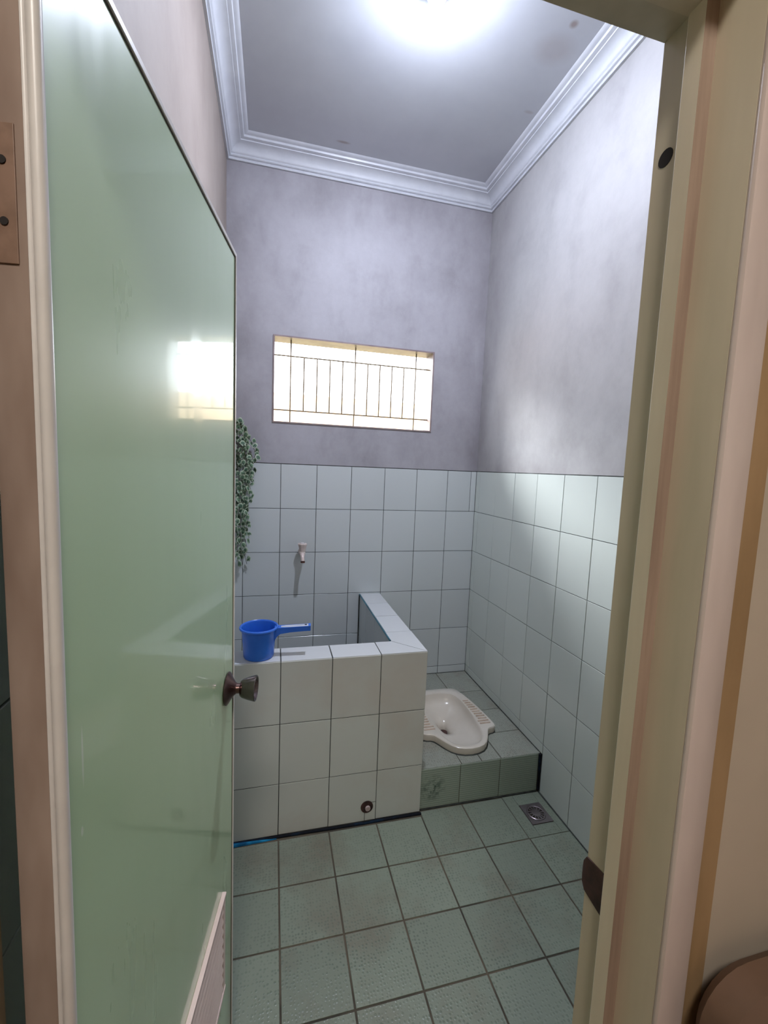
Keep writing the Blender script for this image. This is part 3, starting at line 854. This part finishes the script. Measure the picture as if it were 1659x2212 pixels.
# louvred vent in the foot of the leaf
vx0, vx1, vz0, vz1 = .12, DW - .088, .312, .550
vt = bxo('vent', (vx0 + .004, -.0022, vz0 + .004), (vx1 - .004, .0005, vz1 - .004), M['vent'], door); vt['label'] = 'pinkish louvred vent panel'
for lo, hi in (((vx0, -.0080, vz1 - .007), (vx1, .001, vz1)), ((vx0, -.0070, vz0), (vx1, .001, vz0 + .010)), ((vx1 - .016, -.0060, vz0 + .010), (vx1, .001, vz1 - .007)), ((vx0, -.0060, vz0 + .010), (vx0 + .012, .001, vz1 - .007))):
    bxo('vent_frame', lo, hi, M['vent'], vt, .0012)
for k in range(9):
    z = vz0 + .020 + k * .0235
    bm = bmesh.new()
    loft(bm, [[(x, -.0021, z + .016), (x, -.0026, z + .017), (x, -.0068, z), (x, -.0021, z + .001)] for x in (vx0 + .012, vx1 - .018)])
    obj('slat', bm, M['vent'], vt)
# knob with rose
KM = Matrix.Translation((DW - .058, 0, 1.0)) @ RX       # local z of the lathe -> -y (out of the face)
kn = empty('door_knob', (0, 0, 0), 0, door)
kn.matrix_local = KM
kn['label'] = 'tarnished chrome cup-shaped door knob'
bm = bmesh.new(); lathe(bm, [(.034, 0), (.0345, .002), (.031, .005), (.022, .010), (.0135, .0165), (.011, .020)], 36); obj('rose', bm, M['chrome_brown'], kn, True)
bm = bmesh.new(); lathe(bm, [(.0105, .018), (.0105, .032)], 24); obj('neck', bm, M['chrome_brown'], kn, True)
bm = bmesh.new(); lathe(bm, [(.0105, .027), (.0160, .0285), (.0195, .033), (.0235, .045), (.0268, .058), (.0272, .0605), (.0260, .0615), (.0240, .0600), (.0215, .054), (.0210, .0545)], 36); obj('knob', bm, M['chrome'], kn, True)
# hinge leaf screwed to the hinge edge
hg = bxo('hinge_plate', (-.0012, .0175, 1.627), (.0002, DT - .0002, 1.726), M['hinge'], door, .0004); hg['label'] = 'painted-over brown hinge plate'
for z in (1.700, 1.657):
    bm = bmesh.new(); lathe(bm, [(.0030, 0), (.0030, .0009)], 14, Matrix.Translation((-.0011, .0262, z)) @ Matrix.Rotation(-pi / 2, 4, 'Y')); obj('screw', bm, M['dark'], hg)

# ------------------------------------------------------------------ door frame
df = empty('door_frame', (-1.15, YO, 0)); tag(df, 'cream painted wooden door frame with pinkish casing around the doorway', 'door frame', kind='structure')


def fr(name, bm, mats, smooth=False):
    bmesh.ops.translate(bm, verts=bm.verts, vec=-df.location)
    return obj(name, bm, mats, df, smooth)


ZH = 1.928
for s, xr in ((1, -.850), (-1, -1.4555)):     # s: +1 right jamb, -1 left jamb
    X = lambda d: xr + s * d
    bm = bmesh.new(); prism(bm, [(X(0), YF), (X(0), -2.1255), (X(.002), -2.130), (X(.002), YO - .0015), (X(.0605), YO - .0015), (X(.0605), YF)], 0, 1.988)
    j = fr('jamb', bm, M['frame_face'])
    bm = bmesh.new(); fs = prism(bm, [(X(-.010), -2.1195), (X(-.0125), -2.1225), (X(-.0125), -2.1405), (X(.003), -2.1405), (X(.003), -2.1195)], 0, ZH - .001)
    for f in fs:
        f.normal_update()
        if abs(f.normal.y) > .9 and f.calc_center_median().y < -2.13: f.material_index = 1
    fr('stop', bm, [M['frame'], M['frame_wood']])
    bm = bmesh.new(); box(bm, (min(X(.0015), X(.035)), YO - .0085, 0), (max(X(.0015), X(.035)), YO - .001, ZH + .035), 0, .003); c_ = fr('casing', bm, M['casing'], True)
    bm = bmesh.new(); box(bm, (min(X(.035), X(.0625)), YO - .0030, 0), (max(X(.035), X(.0625)), YO - .001, ZH + .0625)); fr('painted_border', bm, M['border'])
bm = bmesh.new(); box(bm, (-1.4555, YO - .0015, ZH + .002), (-.850, YF, 1.988)); box(bm, (-1.4555, -2.1255, ZH), (-.850, YF, ZH + .002)); fr('frame_head', bm, M['frame_face'])
bm = bmesh.new(); fs = box(bm, (-1.444, -2.1405, ZH - .0125), (-.861, -2.1205, ZH + .0025))
for f in fs:
    if abs(f.normal.y) > .9 and f.calc_center_median().y < -2.13: f.material_index = 1
fr('head_stop', bm, [M['frame'], M['frame_wood']])
bm = bmesh.new(); box(bm, (-1.4925, YO - .0085, ZH + .0015), (-.813, YO - .001, ZH + .035), 0, .003); fr('casing', bm, M['casing'], True)
bm = bmesh.new(); box(bm, (-1.52, YO - .0030, ZH + .035), (-.786, YO - .001, ZH + .0625)); fr('painted_border', bm, M['border'])
# strike plate, curled lip towards the room
bm = bmesh.new()
prof = [(-2.1225, 0), (-2.083, 0), (-2.078, .0006), (-2.0745, .003)]
zt_ = [(1.024, .968), (1.0195, .975), (1.010, .982), (.998, .988)]
L = []
for (y, dx), (za, zb) in zip(prof, zt_):
    L.append([(-.8515 + dx, y, za), (-.8515 + dx, y, zb), (-.8500 + dx, y, zb), (-.8500 + dx, y, za)])
loft(bm, L); sp = fr('strike_plate', bm, M['rust']); sp['label'] = 'dark rusty strike plate'
bm = bmesh.new(); lathe(bm, [(.0085, 0), (.0085, .0006)], 20, Matrix.Translation((-.8499, -2.0985, 1.809)) @ Matrix.Rotation(-pi / 2, 4, 'Y')); fr('bolt_hole', bm, M['dark'])
bm = bmesh.new(); tube(bm, [(-.851, -2.066, .0), (-.852, -2.068, .03), (-.851, -2.072, .06)], [.008, .006, .003], 8); fr('sealant_smear', bm, M['dark_blue_sealant'], True)

# ------------------------------------------------------------------ lamp under the ceiling
lp = empty('ceiling_lamp', (-.738, -1.0, ZC)); tag(lp, 'bright white bulb hanging just under the bathroom ceiling', 'lamp')
bm = bmesh.new(); lathe(bm, [(.028, 0), (.028, -.005), (.024, -.011), (.021, -.018), (.020, -.027), (.017, -.028)], 28); obj('lamp_holder', bm, M['holder'], lp, True)
bm = bmesh.new(); lathe(bm, [(.014, -.026), (.018, -.032), (.029, -.050), (.0315, -.076), (.0305, -.0785)], 28); obj('bulb_base', bm, M['holder'], lp, True)
bm = bmesh.new(); lathe(bm, [(.0303, -.0775), (.0285, -.0815), (.0228, -.089), (.0135, -.095), (.004, -.097)], 28); obj('bulb', bm, M['bulb'], lp, True)

# ------------------------------------------------------------------ hall on the camera's side
hf = bxo('floor_hall', (-2.4, -4.0, -.1), (.9, YO, -.001), M['hall_floor']); tag(hf, 'brown hall floor outside the bathroom door', 'floor', kind='structure')
hw = bxo('wall_hall_left', (-2.5, -4.0, 0), (-2.4, YF, 2.85), M['hall_wall']); tag(hw, 'cream hall wall to the left outside the bathroom', 'wall', kind='structure')
hw = bxo('wall_hall_right', (.9, -4.0, 0), (1.0, YF, 2.85), M['hall_wall']); tag(hw, 'cream hall wall to the right outside the bathroom', 'wall', kind='structure')
hw = bxo('wall_hall_rear', (-2.5, -4.1, 0), (1.0, -4.0, 2.85), M['hall_wall']); tag(hw, 'cream hall wall facing the bathroom door', 'wall', kind='structure')
hc = bxo('ceiling_hall', (-2.5, -4.1, 2.75), (1.0, YO, 2.85), M['hall_ceiling']); tag(hc, 'plain hall ceiling outside the bathroom', 'ceiling', kind='structure')
hl = empty('added_hall_light', (-1.35, -3.15, 2.75)); tag(hl, 'added round warm light on the hall ceiling, unseen behind the viewer', 'lamp')  # unseen light added to brighten the door frame and the tank front
bm = bmesh.new(); lathe(bm, [(.21, 0), (.21, -.02), (.20, -.03)], 28); obj('added_light_base', bm, M['holder'], hl, True)
bm = bmesh.new(); lathe(bm, [(.195, -.028), (.19, -.05), (.14, -.07), (.05, -.08)], 28); obj('added_light_shade', bm, M['hall_fill'], hl, True)

# brown chair by the door frame, only the corner of its padded back shows
ch = empty('brown_chair', (-.615, -2.45, 0)); tag(ch, 'dark brown object with rounded padded corner against the cream hall wall', 'chair')


def rrect(x0, x1, z0, z1, r, n=6):
    out = []
    for cx, cz, a0 in ((x1 - r, z1 - r, 0), (x0 + r, z1 - r, 90), (x0 + r, z0 + r, 180), (x1 - r, z0 + r, 270)):
        for k in range(n + 1):
            a = radians(a0 + 90 * k / n); out.append((cx + r * cos(a), cz + r * sin(a)))
    return out


bm = bmesh.new(); A_ = rrect(-.205, .205, .52, 1.008, .055); B_ = rrect(-.195, .195, .53, .998, .05)
loft(bm, [[(x, .250, z) for x, z in B_], [(x, .240, z) for x, z in A_], [(x, .215, z) for x, z in A_], [(x, .205, z) for x, z in B_]]); obj('backrest', bm, M['chair'], ch, True)
bxo('seat', (-.21, -.18, .42), (.21, .22, .47), M['chair'], ch, .015, True)
for a, b, zz in ((-.19, -.16, .43), (.19, -.16, .43), (-.19, .225, .56), (.19, .225, .56)):
    bxo('leg', (a - .016, b - .016, 0), (a + .016, b + .016, zz), M['chair_wood'], ch, .003)

# ------------------------------------------------------------------ outside the window
yd = bxo('ground_outside', (-6, .12, -.4), (6, 9, -.3), M['grass']); tag(yd, 'green yard outside the window', 'ground', kind='structure')
nb = bxo('wall_neighbour', (-7, 3.0, -.3), (7, 3.2, 2.35), M['neighbour']); tag(nb, 'low tan boundary wall outside the window', 'wall', kind='structure')
ev = bxo('roof_eave', (-3, .12, 2.72), (2, .92, 2.80), M['hall_ceiling']); tag(ev, 'eave slab over the outside of the window', 'roof', kind='structure')

S.cycles.max_bounces = 8; S.cycles.diffuse_bounces = 5; S.cycles.glossy_bounces = 4
S.cycles.caustics_reflective = False; S.cycles.caustics_refractive = False
bpy.context.view_layer.update()
